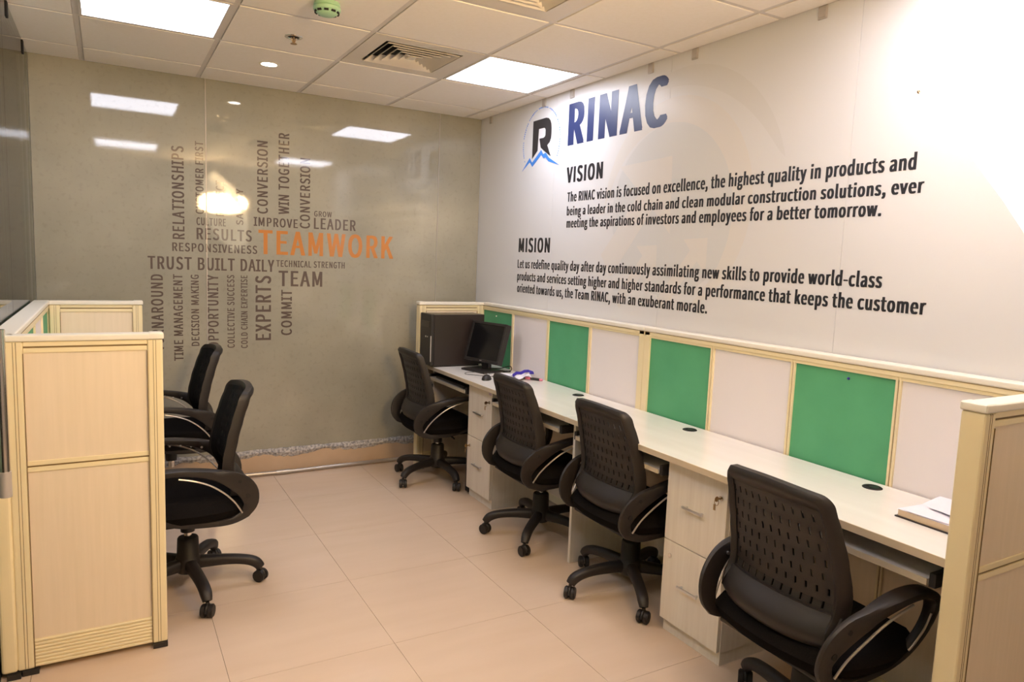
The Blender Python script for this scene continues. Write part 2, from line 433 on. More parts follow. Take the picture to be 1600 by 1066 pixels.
# logo: charcoal R over a blue mountain line inside a ring of tiny print
YZ = Matrix(((0, 0, -1, -.0006), (1, 0, 0, 0), (0, 1, 0, 0), (0, 0, 0, 1)))
Rp = [(-0.754, 2.408), (-0.91, 2.409), (-.94, 2.402), (-0.960, 2.387), (-.972, 2.365), (-0.978, 2.335), (-0.979, 2.303), (-.976, 2.275), (-0.962, 2.252), (-0.934, 2.236),
      (-0.98, 2.162), (-0.912, 2.198), (-0.859, 2.229), (-0.837, 2.288), (-0.885, 2.287), (-.901, 2.292), (-0.909, 2.302), (-0.909, 2.333), (-.903, 2.344), (-0.89, 2.349), (-0.826, 2.35), (-0.819, 2.213), (-0.755, 2.167)]
Mp = [(-0.631, 2.098), (-0.725, 2.177), (-0.757, 2.143), (-0.866, 2.214), (-0.89, 2.184), (-0.923, 2.19), (-0.961, 2.155), (-1.086, 2.098), (-0.958, 2.132), (-0.92, 2.162), (-0.899, 2.157), (-0.868, 2.183), (-0.762, 2.117), (-0.727, 2.149)]
obj('logo_letter', prism(Rp, YZ, .0012), 'logoblk', wr, label='charcoal letter R of the logo')
obj('logo_mountain', prism(Mp, YZ, .0014), 'skyblue', wr, label='blue mountain line of the logo')
bm = bmesh.new()
for k in range(64):
    a = math.radians(-28+236*k/63)
    if k % 9 == 8: continue
    y, z = -.857-.222*math.cos(a), 2.262+.219*math.sin(a)
    hh = random.uniform(.004, .008)
    b2 = box(-.0012, 0, -.0045, .0045, -hh/2, hh/2); b2.transform(Matrix.Translation((0, y, z)) @ Matrix.Rotation(-a+PI/2, 4, 'X') ); merge(bm, b2)
obj('logo_ring', bm, M['skyblue'], wr, label='ring of tiny print round the logo')
# faint watermark of the wall print
def ring2(c, r0, r1, a0, a1, n=40, th=.0004):
    bm = bmesh.new(); vs = []
    for k in range(n+1):
        a = math.radians(a0+(a1-a0)*k/n); f = math.sin(PI*k/n)**.6 if a1-a0 < 359 else 1
        rr = r1-(r1-r0)*max(f, .02)
        vs.append((bm.verts.new((-th, c[0]-rr*math.cos(a), c[1]+rr*math.sin(a))), bm.verts.new((-th, c[0]-r1*math.cos(a), c[1]+r1*math.sin(a)))))
    for p, q in zip(vs, vs[1:]): bm.faces.new((p[0], p[1], q[1], q[0]))
    return bm
wc = (-2.10, 1.80)
obj('watermark', ring2(wc, .40, .53, -70, 178), 'wm2', wr, label='faint pale ring printed behind the words')
bm = bmesh.new(); vs = [bm.verts.new((-.0003, wc[0]-.455*math.cos(2*PI*k/60), wc[1]-.02+.43*math.sin(2*PI*k/60))) for k in range(60)]; bm.faces.new(vs)
obj('watermark', bm, 'wm1', wr, label='faint grey disc printed behind the words')
obj('watermark', ring2((-2.15, 1.80), .56, .66, 15, 120), 'wm3', wr, label='faint outer arc printed behind the words')
YZ2 = YZ.copy(); YZ2[0][3] = -.0004
for pl in ([(-1.69, 2.03), (-2.105, 2.045), (-2.12, 1.66), (-1.98, 1.79), (-1.66, 1.43), (-1.56, 1.55), (-1.87, 1.88)],
           [(-1.87, 1.60), (-2.03, 1.605), (-2.03, 1.44), (-1.97, 1.50), (-1.75, 1.26), (-1.70, 1.31), (-1.92, 1.55)],
           [(-2.22, 1.635), (-2.38, 1.64), (-2.38, 1.47), (-2.32, 1.53), (-2.10, 1.28), (-2.05, 1.33), (-2.27, 1.58)]):
    obj('watermark', prism(pl, YZ2, .0002), 'wm2', wr, label='faint pale arrow printed behind the words')

# ------------------------------------------------------------------ ceiling fittings
for n_, (x0, x1, y0, y1) in enumerate(LIGHTS):
    cxm, cym = (x0+x1)/2, (y0+y1)/2
    lab = ('square white LED ceiling panel beside the lettered white wall' if cxm > -1 else 'square white LED ceiling panel above the left-hand cubicle')
    if cym < -3: lab = lab.replace('square', 'second square')+', behind the viewer'
    t = thing('ceiling_light', lab, 'ceiling light', (cxm, cym, H), group='LED panels in the ceiling grid')
    A = At(t); bm = bmesh.new(); g = .012
    for q in ((x0+g, x1-g, y0+g, y0+g+.014), (x0+g, x1-g, y1-g-.014, y1-g), (x0+g, x0+g+.014, y0+g+.014, y1-g-.014), (x1-g-.014, x1-g, y0+g+.014, y1-g-.014)):
        box(q[0], q[1], q[2], q[3], H-.004, H+.02, bm=bm)
    A.add('frame', bm, 'tbar')
    A.add('light_diffuser', box(x0+g+.014, x1-g-.014, y0+g+.014, y1-g-.014, H-.001, H+.008), 'led')
for n_, (x0, x1, y0, y1) in enumerate(VENTS):
    cxm, cym = (x0+x1)/2, (y0+y1)/2
    t = thing('air_vent', 'square ceiling air vent with nested louvres '+('beside the right light panel' if n_ == 0 else 'cut by the top edge, nearest the viewer'), 'air vent', (cxm, cym, H), group='air vents')
    A = At(t); bm = bmesh.new(); s = .205; g = .0125
    for q in ((x0+g, x1-g, y0+g, cym-s), (x0+g, x1-g, cym+s, y1-g), (x0+g, cxm-s, cym-s, cym+s), (cxm+s, x1-g, cym-s, cym+s)):
        box(*q, H-.003, H+.004, bm=bm)
    A.add('face_plate', bm, 'louver')
    A.add('duct', box(cxm-s, cxm+s, cym-s, cym+s, H+.028, H+.03), 'dark')
    for k in range(5):
        so = s-.012-k*.036; si = so-.030
        bm = bmesh.new(); R = []
        for sz, z in ((so, H-.006), (si, H+.022), (si-.0015, H+.022), (so-.002, H-.008)):
            R.append([bm.verts.new((cxm+a*sz, cym+b*sz, z)) for a, b in ((-1, -1), (1, -1), (1, 1), (-1, 1))])
        for q in range(4):
            for w_ in range(4): bm.faces.new((R[q][w_], R[q][(w_+1) % 4], R[(q+1) % 4][(w_+1) % 4], R[(q+1) % 4][w_]))
        A.add('louvre', bm, 'louver')
    A.add('centre_plate', box(cxm-.022, cxm+.022, cym-.022, cym+.022, H-.006, H), 'louver')
t = thing('downlight', 'small round recessed downlight near the grey glazed wall', 'ceiling light', (-1.641, -.615, H)); A = At(t)
A.add('ring', lathe([(.042, 0), (.042, -.007), (.052, -.007), (.056, -.004), (.056, .0)], c=(-1.641, -.615, H)), 'cream_cap', smooth=True)
A.add('lens', lathe([(0, -.0045), (.042, -.0045), (.042, 0)], c=(-1.641, -.615, H)), 'spot')
t = thing('sprinkler', 'small brass sprinkler head in a dark recess between downlight and smoke detector', 'sprinkler', (-1.64, -1.21, H)); A = At(t)
A.add('escutcheon', lathe([(.026, -.005), (.028, -.007), (.042, -.006), (.043, -.003)], c=(-1.64, -1.21, H)), 'chrome', smooth=True)
A.add('recess', lathe([(0, -.0048), (.028, -.0048)], c=(-1.64, -1.21, H)), 'dark')
bm = cyl((-1.64, -1.21, H-.005), (-1.64, -1.21, H-.034), .005, n=10)
for s_ in (-1, 1): cyl((-1.64+s_*.012, -1.21, H-.008), (-1.64+s_*.003, -1.21, H-.034), .0018, n=6, bm=bm)
A.add('nozzle', bm, 'brass')
A.add('deflector', lathe([(0, -.034), (.014, -.034), (.016, -.037), (0, -.037)], c=(-1.64, -1.21, H)), 'brass')
t = thing('smoke_detector', 'round pale green smoke detector on the ceiling at the top edge', 'smoke detector', (-1.63, -1.77, H)); A = At(t)
A.add('base', lathe([(.052, 0), (.054, -.012), (.050, -.016)], c=(-1.63, -1.77, H-.004)), 'smoke', smooth=True)
A.add('housing', lathe([(.046, -.014), (.056, -.020), (.055, -.030), (.042, -.042), (.030, -.050), (0, -.052)], c=(-1.63, -1.77, H-.004)), 'smoke', smooth=True)
bm = bmesh.new()
for k in range(10):
    b2 = box(.0445, .0500, -.009, .009, -.042, -.034); b2.transform(Matrix.Translation((-1.63, -1.77, H-.004)) @ Matrix.Rotation(2*PI*k/10, 4, 'Z')); merge(bm, b2)
A.add('vent_slot', bm, 'dark')

# ------------------------------------------------------------------ studio umbrella (the warm light at the upper right)
UC = Vector((-1.204, -4.397, 1.943)); UN = Vector((-.8, .3, -.3)).normalized(); UR = .498; UROT = 6.129
t = thing('studio_umbrella', 'glowing white photographic umbrella at the upper right corner', 'studio light', UC)
ux = UN.cross(Vector((0, 0, 1))).normalized(); uy = ux.cross(UN)
def upt(r, a, d): return UC+ux*(r*math.cos(a))+uy*(r*math.sin(a))+UN*d
A = At(t); bm = bmesh.new(); nr = 8; K = 6; grid = []
for j in range(K+1):
    f = j/K; row = []
    for i in range(nr*4):
        a = UROT+2*PI*i/(nr*4); ph = (i % 4)/4
        sag = 1-.055*math.sin(PI*ph)*f - (1-math.cos(PI/nr)/max(math.cos((ph-.5)*2*PI/nr), .1))*0
        edge = math.cos(PI/nr)/math.cos((ph-.5)*2*PI/nr)
        row.append(bm.verts.new(upt(UR*f*edge*(1 if ph == 0 else .985), a, -.12*(1-f*f))) if j else None)
    grid.append(row)
top = bm.verts.new(upt(0, 0, -.12)); n4 = nr*4
for i in range(n4): bm.faces.new((top, grid[1][i], grid[1][(i+1) % n4]))
for j in range(1, K):
    for i in range(n4): bm.faces.new((grid[j][i], grid[j+1][i], grid[j+1][(i+1) % n4], grid[j][(i+1) % n4]))
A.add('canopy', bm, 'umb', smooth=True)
for i in range(nr):
    a = UROT+2*PI*i/nr
    A.add('rib', tube([upt(UR*f, a, -.12*(1-f*f)-.006) for f in (.02, .35, .7, .985)], .0018, 6), 'alu')
    A.add('rib_tip', cyl(upt(UR*.985, a, -.002), upt(UR*1.012, a, -.006), .004, n=8), 'brass')
A.add('shaft', cyl(UC-UN*.16, UC+UN*.12, .004, n=8), 'alu')
LH = Vector((-1.225, -4.33, 2.045)); LD = Vector((-.20, .84, .50)).normalized()
lx = LD.cross(Vector((0, 0, 1))).normalized(); lz = lx.cross(LD)
def oval(w_, h_, d0, d1, n=28):
    bm = bmesh.new(); a_ = []; b_ = []
    for k in range(n):
        c, s_ = math.cos(2*PI*k/n), math.sin(2*PI*k/n); c = math.copysign(abs(c)**.7, c); s_ = math.copysign(abs(s_)**.7, s_)
        p = LH+lx*c*w_/2+lz*s_*h_/2; a_.append(bm.verts.new(p+LD*d0)); b_.append(bm.verts.new(p+LD*d1))
    bm.faces.new(a_); bm.faces.new(b_[::-1])
    for k in range(n): bm.faces.new((a_[k], a_[(k+1) % n], b_[(k+1) % n], b_[k]))
    return bm
A.add('lamp_head', oval(.56, .28, -.05, -.004), 'black')
A.add('lamp_diffuser', oval(.53, .25, -.003, .006), 'lamp')
SPX, SPY = -.93, -4.50
bm = cyl((SPX, SPY, .30), (SPX, SPY, 1.98), .014); cyl((SPX, SPY, 1.96), tuple(LH-LD*.04), .008, bm=bm)
A.add('stand_pole', bm, 'black')
for k in range(3):
    a = 2*PI*k/3+.5
    A.add('leg', tube([(SPX, SPY, .50), (SPX+.26*math.cos(a), SPY+.26*math.sin(a), .012)], .009, 8, 1), 'black')

# ------------------------------------------------------------------ cubicle screens and partitions
ZT = 1.19
def end_screen(name, label, x0, x1, y0, y1, post_x, rib=True, group='cubicle end screens'):
    """screen standing across the room (plane of constant y)."""
    t = thing(name, label, 'partition screen', ((x0+x1)/2, (y0+y1)/2, 0), group=group); A = At(t)
    pw = .05; ym = (y0+y1)/2
    A.add('top_cap', box(x0-.002, x1+.002, y0-.003, y1+.003, ZT-.022, ZT, .007, seg=3), 'cream_cap')
    bm = box(x0, x0+pw, y0, y1, .02, ZT-.022, .008, seg=3)
    fp_ = A.add('frame_post', bm, 'cream')
    for q in (.0215, .030): A.add('seam', box(x0+q, x0+q+.0016, y0-.0006, y1+.0006, .025, ZT-.024), 'seam', parent=fp_)
    bm = box(x1-pw, x1, y0, y1, .02, ZT-.022, .008, seg=3)
    fp_ = A.add('frame_post', bm, 'cream')
    for q in (.0235, .032): A.add('seam', box(x1-q, x1-q+.0016, y0-.0006, y1+.0006, .025, ZT-.024), 'seam', parent=fp_)
    A.add('seam', box(x1-pw-.0008, x1-pw+.0008, y0-.0006, y1+.0006, .025, ZT-.062), 'seam', parent=fp_)
    A.add('seam', box(x0+pw-.0008, x0+pw+.0008, y0-.0006, y1+.0006, .025, ZT-.062), 'seam', parent=fp_)
    A.add('end_cap', box(*( (x1-.045, x1+.004) if post_x > 0 else (x0-.004, x0+.045)), y0-.004, y1+.004, ZT-.022, ZT+.002, .008, seg=3), 'cream_cap')
    for z0, z1 in ((ZT-.060, ZT-.022), (.722, .760)):
        bm = box(x0+pw, x1-pw, y0+.004, y1-.004, z0, (z0+z1)/2-.003, .002); box(x0+pw, x1-pw, y0+.004, y1-.004, (z0+z1)/2+.003, z1, .002, bm)
        rl = A.add('rail', bm, 'cream')
        A.add('groove', box(x0+pw, x1-pw, y0+.009, y1-.009, z0+.005, z1-.005), 'seam', parent=rl)
    A.add('upper_panel', box(x0+pw-.002, x1-pw+.002, y0+.008, y1-.008, .760, ZT-.060), 'lam')
    A.add('lower_panel', box(x0+pw-.002, x1-pw+.002, y0+.008, y1-.008, .125, .722), 'lam')
    bm = box(x0+pw, x1-pw, y0+.007, y1-.007, .022, .125)
    for k in range(8): box(x0+pw, x1-pw, y0+.003, y1-.003, .024+k*.0127, .024+k*.0127+.0095, .002, bm, 1)
    A.add('skirting', bm, 'cream')
    for xx in (x0+.012, x1-.05): A.add('foot', box(xx, xx+.05, y0-.006, y1+.006, 0, .02, .003), 'black')
    return t
end_screen('partition_screen', 'large near left cream screen with two beige wood-grain panels and ribbed skirting', -2.745, -2.278, -2.02, -1.96, 1)
end_screen('partition_screen', 'far left cream screen end standing before the grey glazed wall', -2.721, -2.278, -.335, -.275, 1)
end_screen('partition_screen', 'near right cream end screen cut by the right edge', -.578, -.077, -3.935, -3.875, -1)
end_screen('partition_screen', 'far right cream end screen behind the black computer tower', -.575, -.077, -.285, -.225, -1)

def long_partition(label, xa, xb, face, y0, y1, first_green=True, posts=(1, 1)):
    """screen running along a row of desks, face = x of the side seen."""
    t = thing('desk_partition', label, 'partition screen', ((xa+xb)/2, (y0+y1)/2, 0)); A = At(t)
    L = y1-y0; n = 4
    A.add('top_cap', box(xa-.003, xb+.003, y0, y1, ZT-.022, ZT, .007, seg=3), 'cream_cap')
    bm = box(xa, xb, y0, y1, ZT-.040, ZT-.022, .001); box(xa+.004, xb-.004, y0, y1, ZT-.041, ZT-.022, bm=bm)
    trl = A.add('top_rail', bm, 'cream')
    A.add('seam', box(xa-.0006, xb+.0006, y0+.005, y1-.005, ZT-.0245, ZT-.0225), 'seam', parent=trl)
    s = -1 if face == xa else 1
    pz = ZT-.040
    W = (L-.06)/n
    for k in range(n):
        ya = y1-.03-k*W; yb2 = ya-W
        gcol = (k % 2 == 0) == first_green
        A.add('green_panel' if gcol else 'white_panel', box(xa+.010, xb-.010, yb2+.011, ya-.011, .70, pz-.010), 'green' if gcol else 'white')
        A.add('lower_panel', box(xa+.010, xb-.010, yb2+.011, ya-.011, .06, .70), 'lam')
        A.add('top_bead', box(xa+.003, xb-.003, yb2, ya, pz-.013, pz, .002), 'cream')
    for k in range(n+1):
        yy = y1-.03-k*W
        if k in (0, n):
            e = y1 if k == 0 else y0
            a, b = (yy-.011, e) if k == 0 else (e, yy+.011)
            bm = box(xa, xb, a, b, .02, ZT-.022, .003)
        else:
            bm = box(xa+.002, xb-.002, yy-.011, yy-.002, .02, pz, .002); box(xa+.002, xb-.002, yy+.002, yy+.011, .02, pz, .002, bm)
        fp_ = A.add('frame_post', bm, 'cream')
        if k not in (0, n): A.add('groove', box(xa+.007, xb-.007, yy-.003, yy+.003, .02, pz), 'seam', parent=fp_)
    A.add('skirting', box(xa+.004, xb-.004, y0+.02, y1-.02, .015, .06), 'cream')
    return t
long_partition('far half of the green and white partition along the lettered wall', -.075, -.015, -.075, -2.062, -.230)
long_partition('near half of the green and white partition along the lettered wall', -.075, -.015, -.075, -3.870, -2.064)
lp = long_partition('left cubicle partition with a green strip against the glass', -2.79, -2.722, -2.722, -1.99, -.275)
# rounded corner post at the near end of the left partition
A = At(lp); A.add('corner_post', box(-2.792, -2.743, -2.024, -1.955, .018, ZT-.02, .015, seg=4), 'cream')
A.add('corner_foot', box(-2.775, -2.735, -2.035, -1.96, 0, .018), 'black')

# ------------------------------------------------------------------ desks
def bench(label, xw, xf, y0, y1, trays, gables, grommets):
    """xw = partition side x, xf = front x."""
    t = thing('workstation_desk', label, 'desk', ((xw+xf)/2, (y0+y1)/2, 0)); A = At(t)
    s = 1 if xw > xf else -1
    X = lambda d: xf+s*d      # distance back from the front edge
    def bx(d0, d1, ya, yb_, z0, z1, bev=0, bm=None): return box(min(X(d0), X(d1)), max(X(d0), X(d1)), ya, yb_, z0, z1, bev, bm)
    depth = abs(xw-xf)
    A.add('desk_top', bx(.001, depth, y0, y1, .735, .760, .0015), 'desk')
    A.add('edge_band', bx(-.001, .002, y0, y1, .7352, .7592, .0008), 'edge')
    for ya, yb_ in trays:
        tr = A.add('keyboard_tray', bx(.035, .33, ya+.02, yb_-.02, .655, .672, .001), 'desk')
        A.add('tray_edge', bx(.032, .036, ya+.02, yb_-.02, .654, .673, .001), 'edge', parent=tr)
        for q in (ya, yb_-.018):
            A.add('tray_rail', bx(.09, .34, q+.004, q+.014, .689, .735, 0, bx(.04, .36, q, q+.018, .650, .690, .001)), 'black', parent=tr)
    for yg in gables: A.add('side_panel', bx(.075, depth, yg, yg+.018, 0, .735, .001), 'lamw')
    for gx, gy in grommets:
        g = A.add('cable_grommet', lathe([(.0, .001), (.018, .001), (.020, .003), (.030, .004), (.033, .002), (.033, 0)], 24, (gx, gy, .7595)), 'dark', smooth=True)
        A.add('grommet_hole', lathe([(0, .0036), (.017, .0036)], 20, (gx+.004, gy-.004, .7597)), 'black', parent=g)
    return t
bench('far half of the long white desk, under the monitor', -.075, -.540, -2.058, -.290,
      [(-.90, -.31), (-1.98, -1.24)], [-.310, -2.052], [(-.150, -.78), (-.160, -1.630)])
bench('near half of the long white desk, with the open book', -.075, -.540, -3.872, -2.060,
      [(-2.72, -2.09), (-3.82, -3.09)], [-3.870], [(-.147, -2.499), (-.144, -3.391)])
bench('left white desk hidden behind the near left screen', -2.722, -2.31, -1.955, -.34,
      [(-1.9, -1.3), (-1.0, -.4)], [-1.95, -.365], [(-2.65, -1.2)])

def cabinet(label, y0, y1, keys):
    xf, xb = -.470, -.085
    t = thing('drawer_cabinet', label, 'drawer cabinet', ((xf+xb)/2, (y0+y1)/2, 0), group='drawer cabinets under the right-hand desk'); A = At(t)
    A.add('carcass', box(xf, xb, y0, y1, .055, .733, .001), 'lamw')
    A.add('plinth', box(xf+.004, xb, y0+.004, y1-.004, 0, .055), 'lamw')
    for n_, (z0, z1) in enumerate(((.399, .725), (.058, .395))):
        d = A.add('drawer', box(xf-.018, xf-.001, y0+.002, y1-.002, z0, z1, .0012), 'lamw')
        zc = (z0+z1)/2-(.0 if n_ == 0 else .0); ym = (y0+y1)/2; zh = .562 if n_ == 0 else .232
        bm = box(xf-.038, xf-.031, ym-.055, ym+.055, zh-.005, zh+.005, .0015)
        for q in (-.042, .042): box(xf-.033, xf-.017, ym+q-.004, ym+q+.004, zh-.004, zh+.004, bm=bm)
        A.add('handle', bm, 'alu', parent=d)
        ly, lz = (y0+.028, .655) if n_ == 0 else (y1-.042, .335)
        lk = cyl((xf-.024, ly, lz), (xf-.017, ly, lz), .0095, n=16)
        A.add('lock', lk, 'chrome', parent=d, smooth=True)
        if keys[n_]:
            bm = box(xf-.046, xf-.024, ly-.001, ly+.001, lz-.004, lz+.004); cyl((xf-.046, ly-.001, lz), (xf-.046, ly+.001, lz), .010, n=14, bm=bm)
            bm2 = tube([(xf-.046, ly+.010*math.cos(a), lz-.012+.012*math.sin(a)) for a in [k*PI/5 for k in range(11)]], .0012, 6, 1); merge(bm, bm2)
            box(xf-.047, xf-.045, ly+.004, ly+.014, lz-.045, lz-.022, .001, bm)
            A.add('key', bm, 'brass', parent=d)
    return A
a1 = cabinet('two-drawer cabinet with keys hanging, between the two far right chairs', -1.225, -.912, (1, 1))
a1.add('sticker', box(-.4885, -.488, -1.213, -1.180, .698, .712), mat('label_print', (.55, .42, .55), .5), label='small printed sticker')
cabinet('two-drawer cabinet left of the nearest chair', -3.062, -2.742, (1, 0))
for nm, lb, x0, y0, wd in (('power_unit', 'slim black box on the floor against the near drawer cabinet', -.345, -2.737, .085), ('power_unit', 'slim black box on the floor against the far drawer cabinet', -.47, -.908, .045)):
    t = thing(nm, lb, 'power unit', (x0+.15, y0+wd/2, 0)); A = At(t)
    A.add('case', box(x0+.012, x0+.27, y0, y0+wd, .012, .34, .004), 'pcb')
    A.add('front_panel', box(x0, x0+.012, y0, y0+wd, .012, .34, .004), 'black')
    for q in (.03, .20):
        A.add('foot', box(x0+q, x0+q+.03, y0+.004, y0+wd-.004, 0, .012), 'black')

# ------------------------------------------------------------------ things on the desk
t = thing('computer_tower', 'large black computer tower standing on the far end of the desk', 'computer tower', (-.36, -.39, .76)); A = At(t)
y0, y1 = -.480, -.300
A.add('case', box(-.545, -.170, y0, y1, .772, 1.118, .003), 'pcb')
fp = A.add('front_panel', box(-.572, -.545, y0-.001, y1+.001, .770, 1.120, .005), 'black')
A.add('silver_strip', box(-.5735, -.567, y0-.0025, y0+.002, .80, .975, .0005), 'clip', parent=fp)
A.add('drive_bay', box(-.5745, -.571, y0+.02, y1-.02, 1.03, 1.07, .001), 'pcb', parent=fp)
bm = cyl((-.576, -.40, .965), (-.571, -.40, .965), .006, n=12); cyl((-.576, -.43, .965), (-.571, -.43, .965), .004, n=12, bm=bm)
A.add('button', bm, 'alu', parent=fp)
for q in (y0+.01, y1-.03): A.add('foot', box(-.53, -.20, q, q+.02, .760, .772), 'black')
# monitor
mx, my = -.300, -.70; MA = math.radians(-76)
t = thing('monitor', 'black square-screened monitor switched off, on the far end of the desk', 'monitor', (mx, my, .76), 0)
# built in local axes: screen faces -Y local, then rotated about Z
def loc_part(name, bm, m, parent, smooth=False, label=None): return obj(name, bm, m, parent, smooth=smooth, label=label)
t.rotation_euler = (0, 0, MA)
tilt = Matrix.Translation((0, 0, .060)) @ Matrix.Rotation(math.radians(-16), 4, 'X')
def tl(bm): bm.transform(tilt); return bm
W2, HH = .168, .272
loc_part('screen_housing', tl(box(-W2, W2, 0, .038, .0, HH, .006)), 'black', t)
bm = bmesh.new()
for q in ((-W2, W2, 0, .020), (-W2, W2, HH-.016, HH), (-W2, -W2+.016, .020, HH-.016), (W2-.016, W2, .020, HH-.016)): box(q[0], q[1], -.008, .001, q[2], q[3], .002, bm)
loc_part('bezel', tl(bm), 'black', t)
loc_part('screen', tl(box(-W2+.014, W2-.014, -.003, .002, .018, HH-.014)), 'screen', t)
loc_part('stand_neck', box(-.035, .035, .036, .066, .012, .17, .006), 'black', t)
loc_part('stand_base', box(-.115, .115, -.075, .105, 0, .014, .005), 'black', t)
obj('badge', tl(box(-.010, .010, -.0088, -.0078, .006, .013)), 'alu', t)
# mouse
t = thing('mouse', 'small black computer mouse in front of the monitor', 'mouse', (-.420, -1.015, .7605), math.radians(-40))
bm = bmesh.new(); bmesh.ops.create_uvsphere(bm, u_segments=20, v_segments=12, radius=1)
for v in bm.verts:
    v.co = Vector((v.co.x*.030, v.co.y*.052, max(v.co.z, 0)*(.033 if v.co.y < 0 else .033-.010*v.co.y)))
obj('body', bm, 'black', t, smooth=True)
obj('scroll_wheel', box(-.003, .003, .020, .036, .024, .033, .001), 'alu', t)
tag(obj('mouse_cable', tube([(-.395, -.975, .764), (-.37, -.93, .7625), (-.41, -.86, .7625), (-.46, -.80, .7625), (-.42, -.74, .7625), (-.33, -.735, .7625), (-.24, -.60, .7625), (-.17, -.52, .7625)], .0016, 6), 'dark'), 'thin dark mouse cable looped on the desk before the monitor', 'cable')
tag(obj('monitor_cable', tube([(-.255, -.62, .90), (-.24, -.58, .80), (-.19, -.60, .765), (-.13, -.66, .765), (-.10, -.74, .79), (-.11, -.78, .77), (-.15, -.78, .762)], .003, 8), 'black'), 'black cable curling behind the monitor foot', 'cable')
# keyboard on the far tray
t = thing('keyboard', 'black keyboard on the pull-out tray below the monitor', 'keyboard', (-.42, -.6, .673)); A = At(t)
A.add('case', box(-.490, -.345, -.84, -.40, .673, .688, .003), 'black')
A.add('keys', box(-.482, -.353, -.832, -.408, .688, .694, .002), 'dark')
# crumpled papers and ribbon, pen
def sheet(cx_, cy_, z, w_, l, a, bend, lift=0, n=8, seed=0):
    rnd = random.Random(seed); bm = bmesh.new(); G = []
    for i in range(n+1):
        R = []
        for j in range(n+1):
            u, v = (i/n-.5)*w_, (j/n-.5)*l
            R.append(bm.verts.new((u, v, bend*(math.sin(i*.9+seed)*math.cos(j*.7+seed*2)*.5+.5)+lift*(i/n)**2+rnd.random()*bend*.3)))
        G.append(R)
    for i in range(n):
        for j in range(n): bm.faces.new((G[i][j], G[i+1][j], G[i+1][j+1], G[i][j+1]))
    ext = bmesh.ops.extrude_face_region(bm, geom=bm.faces[:])
    for v in [g for g in ext['geom'] if isinstance(g, bmesh.types.BMVert)]: v.co.z += .0006
    bm.transform(Matrix.Translation((cx_, cy_, z)) @ Matrix.Rotation(a, 4, 'Z')); return bm
tag(obj('paper_sheet', sheet(-.235, -.97, .7605, .15, .21, .5, .006, seed=1), 'paper'), 'flat white paper sheet lying behind the mouse', 'paper')
tag(obj('crumpled_paper', sheet(-.185, -1.04, .7645, .11, .16, -.3, .022, seed=3), 'paper'), 'crumpled white paper under the blue ribbon', 'paper')
tag(obj('ribbon', loft([(x, y, z, .02, .003) for x, y, z in [(-.26, -1.06, .785), (-.22, -1.04, .797), (-.185, -1.03, .792), (-.15, -1.02, .802), (-.11, -1.0, .798), (-.09, -1.03, .790), (-.13, -1.05, .795)]], (0, .5, .8), 8), 'blue'), 'dark blue ribbon strap on crumpled paper', 'ribbon')
t = thing('marker_pen', 'pink and black marker pen lying beside the blue ribbon', 'pen', (-.15, -1.13, .772)); A = At(t)
p0, p1 = Vector((-.180, -1.085, .772)), Vector((-.118, -1.185, .770)); d_ = p1-p0
A.add('barrel', cyl(p0+d_*.30, p0+d_*.84, .0085, n=14), 'black', smooth=True)
A.add('cap', cyl(p0, p0+d_*.30, .0092, n=14), 'pink', smooth=True)
A.add('end_plug', cyl(p0+d_*.84, p1, .0085, .006, n=14), 'pink', smooth=True)
# thick open register with loose papers at the near right end
t = thing('book', 'thick register book lying at the near right end of the desk', 'book', (-.22, -3.73, .76)); A = At(t)
def quad(pts, z0, z1): return prism(pts, Matrix.Translation((0, 0, z0)), z1-z0)
A.add('back_cover', quad([(-.350, -3.600), (-.355, -3.870), (-.115, -3.872), (-.110, -3.620)], .7605, .7640), 'pcb')
A.add('pages', quad([(-.343, -3.606), (-.348, -3.866), (-.120, -3.868), (-.116, -3.626)], .7640, .7840), 'card')
A.add('front_cover', quad([(-.346, -3.604), (-.350, -3.868), (-.116, -3.870), (-.112, -3.622)], .7840, .7850), 'paper')
tag(obj('paper_sheet', sheet(-.225, -3.735, .786, .24, .235, .10, .003, .004, seed=5), 'paper'), 'loose white sheet on top of the register book', 'paper')
tag(obj('paper_sheet', sheet(-.210, -3.765, .7935, .17, .19, -.25, .003, seed=8), 'paper'), 'smaller white sheet topmost on the register book', 'paper')
# pins on green boards
for y, z, c_, lb in ((-.30-.165, 1.105, 'cream_cap', 'small white pin in the farthest green board'), (-3.21, 1.112, 'blue', 'small blue pin in the nearest green board')):
    tag(obj('push_pin', lathe([(0, .006), (.004, .005), (.005, 0)], 12) , c_), lb, 'pin').matrix_world = Matrix.Translation((-.066, y, z)) @ Matrix.Rotation(-PI/2, 4, 'Y')
# conduit along the back wall
cpts = [(-2.6, -.050, .020), (-2.2, -.052, .018), (-1.7, -.045, .020), (-1.42, -.050, .017), (-1.0, -.048, .019), (-.62, -.046, .018), (-.60, -.046, .018)]
t = thing('steel_conduit', 'grey flexible steel conduit lying along the foot of the back wall', 'conduit', (-1.6, -.05, 0)); A = At(t)
A.add('pipe', tube(cpts, .0125, 12, 6), 'conduit', smooth=True)
sp = spline(cpts, 30); bm = bmesh.new()
for p in sp[::2]:
    b2 = bmesh.new(); bmesh.ops.create_cone(b2, cap_ends=True, segments=10, radius1=.0142, radius2=.0142, depth=.006)
    b2.transform(Matrix.Translation(p) @ Matrix.Rotation(PI/2, 4, 'Y')); merge(bm, b2)
A.add('ridges', bm, 'conduit', kind='stuff')
A.add('coupling', cyl((-1.49, -.050, .018), (-1.40, -.050, .018), .017, n=14), 'conduit', smooth=True)

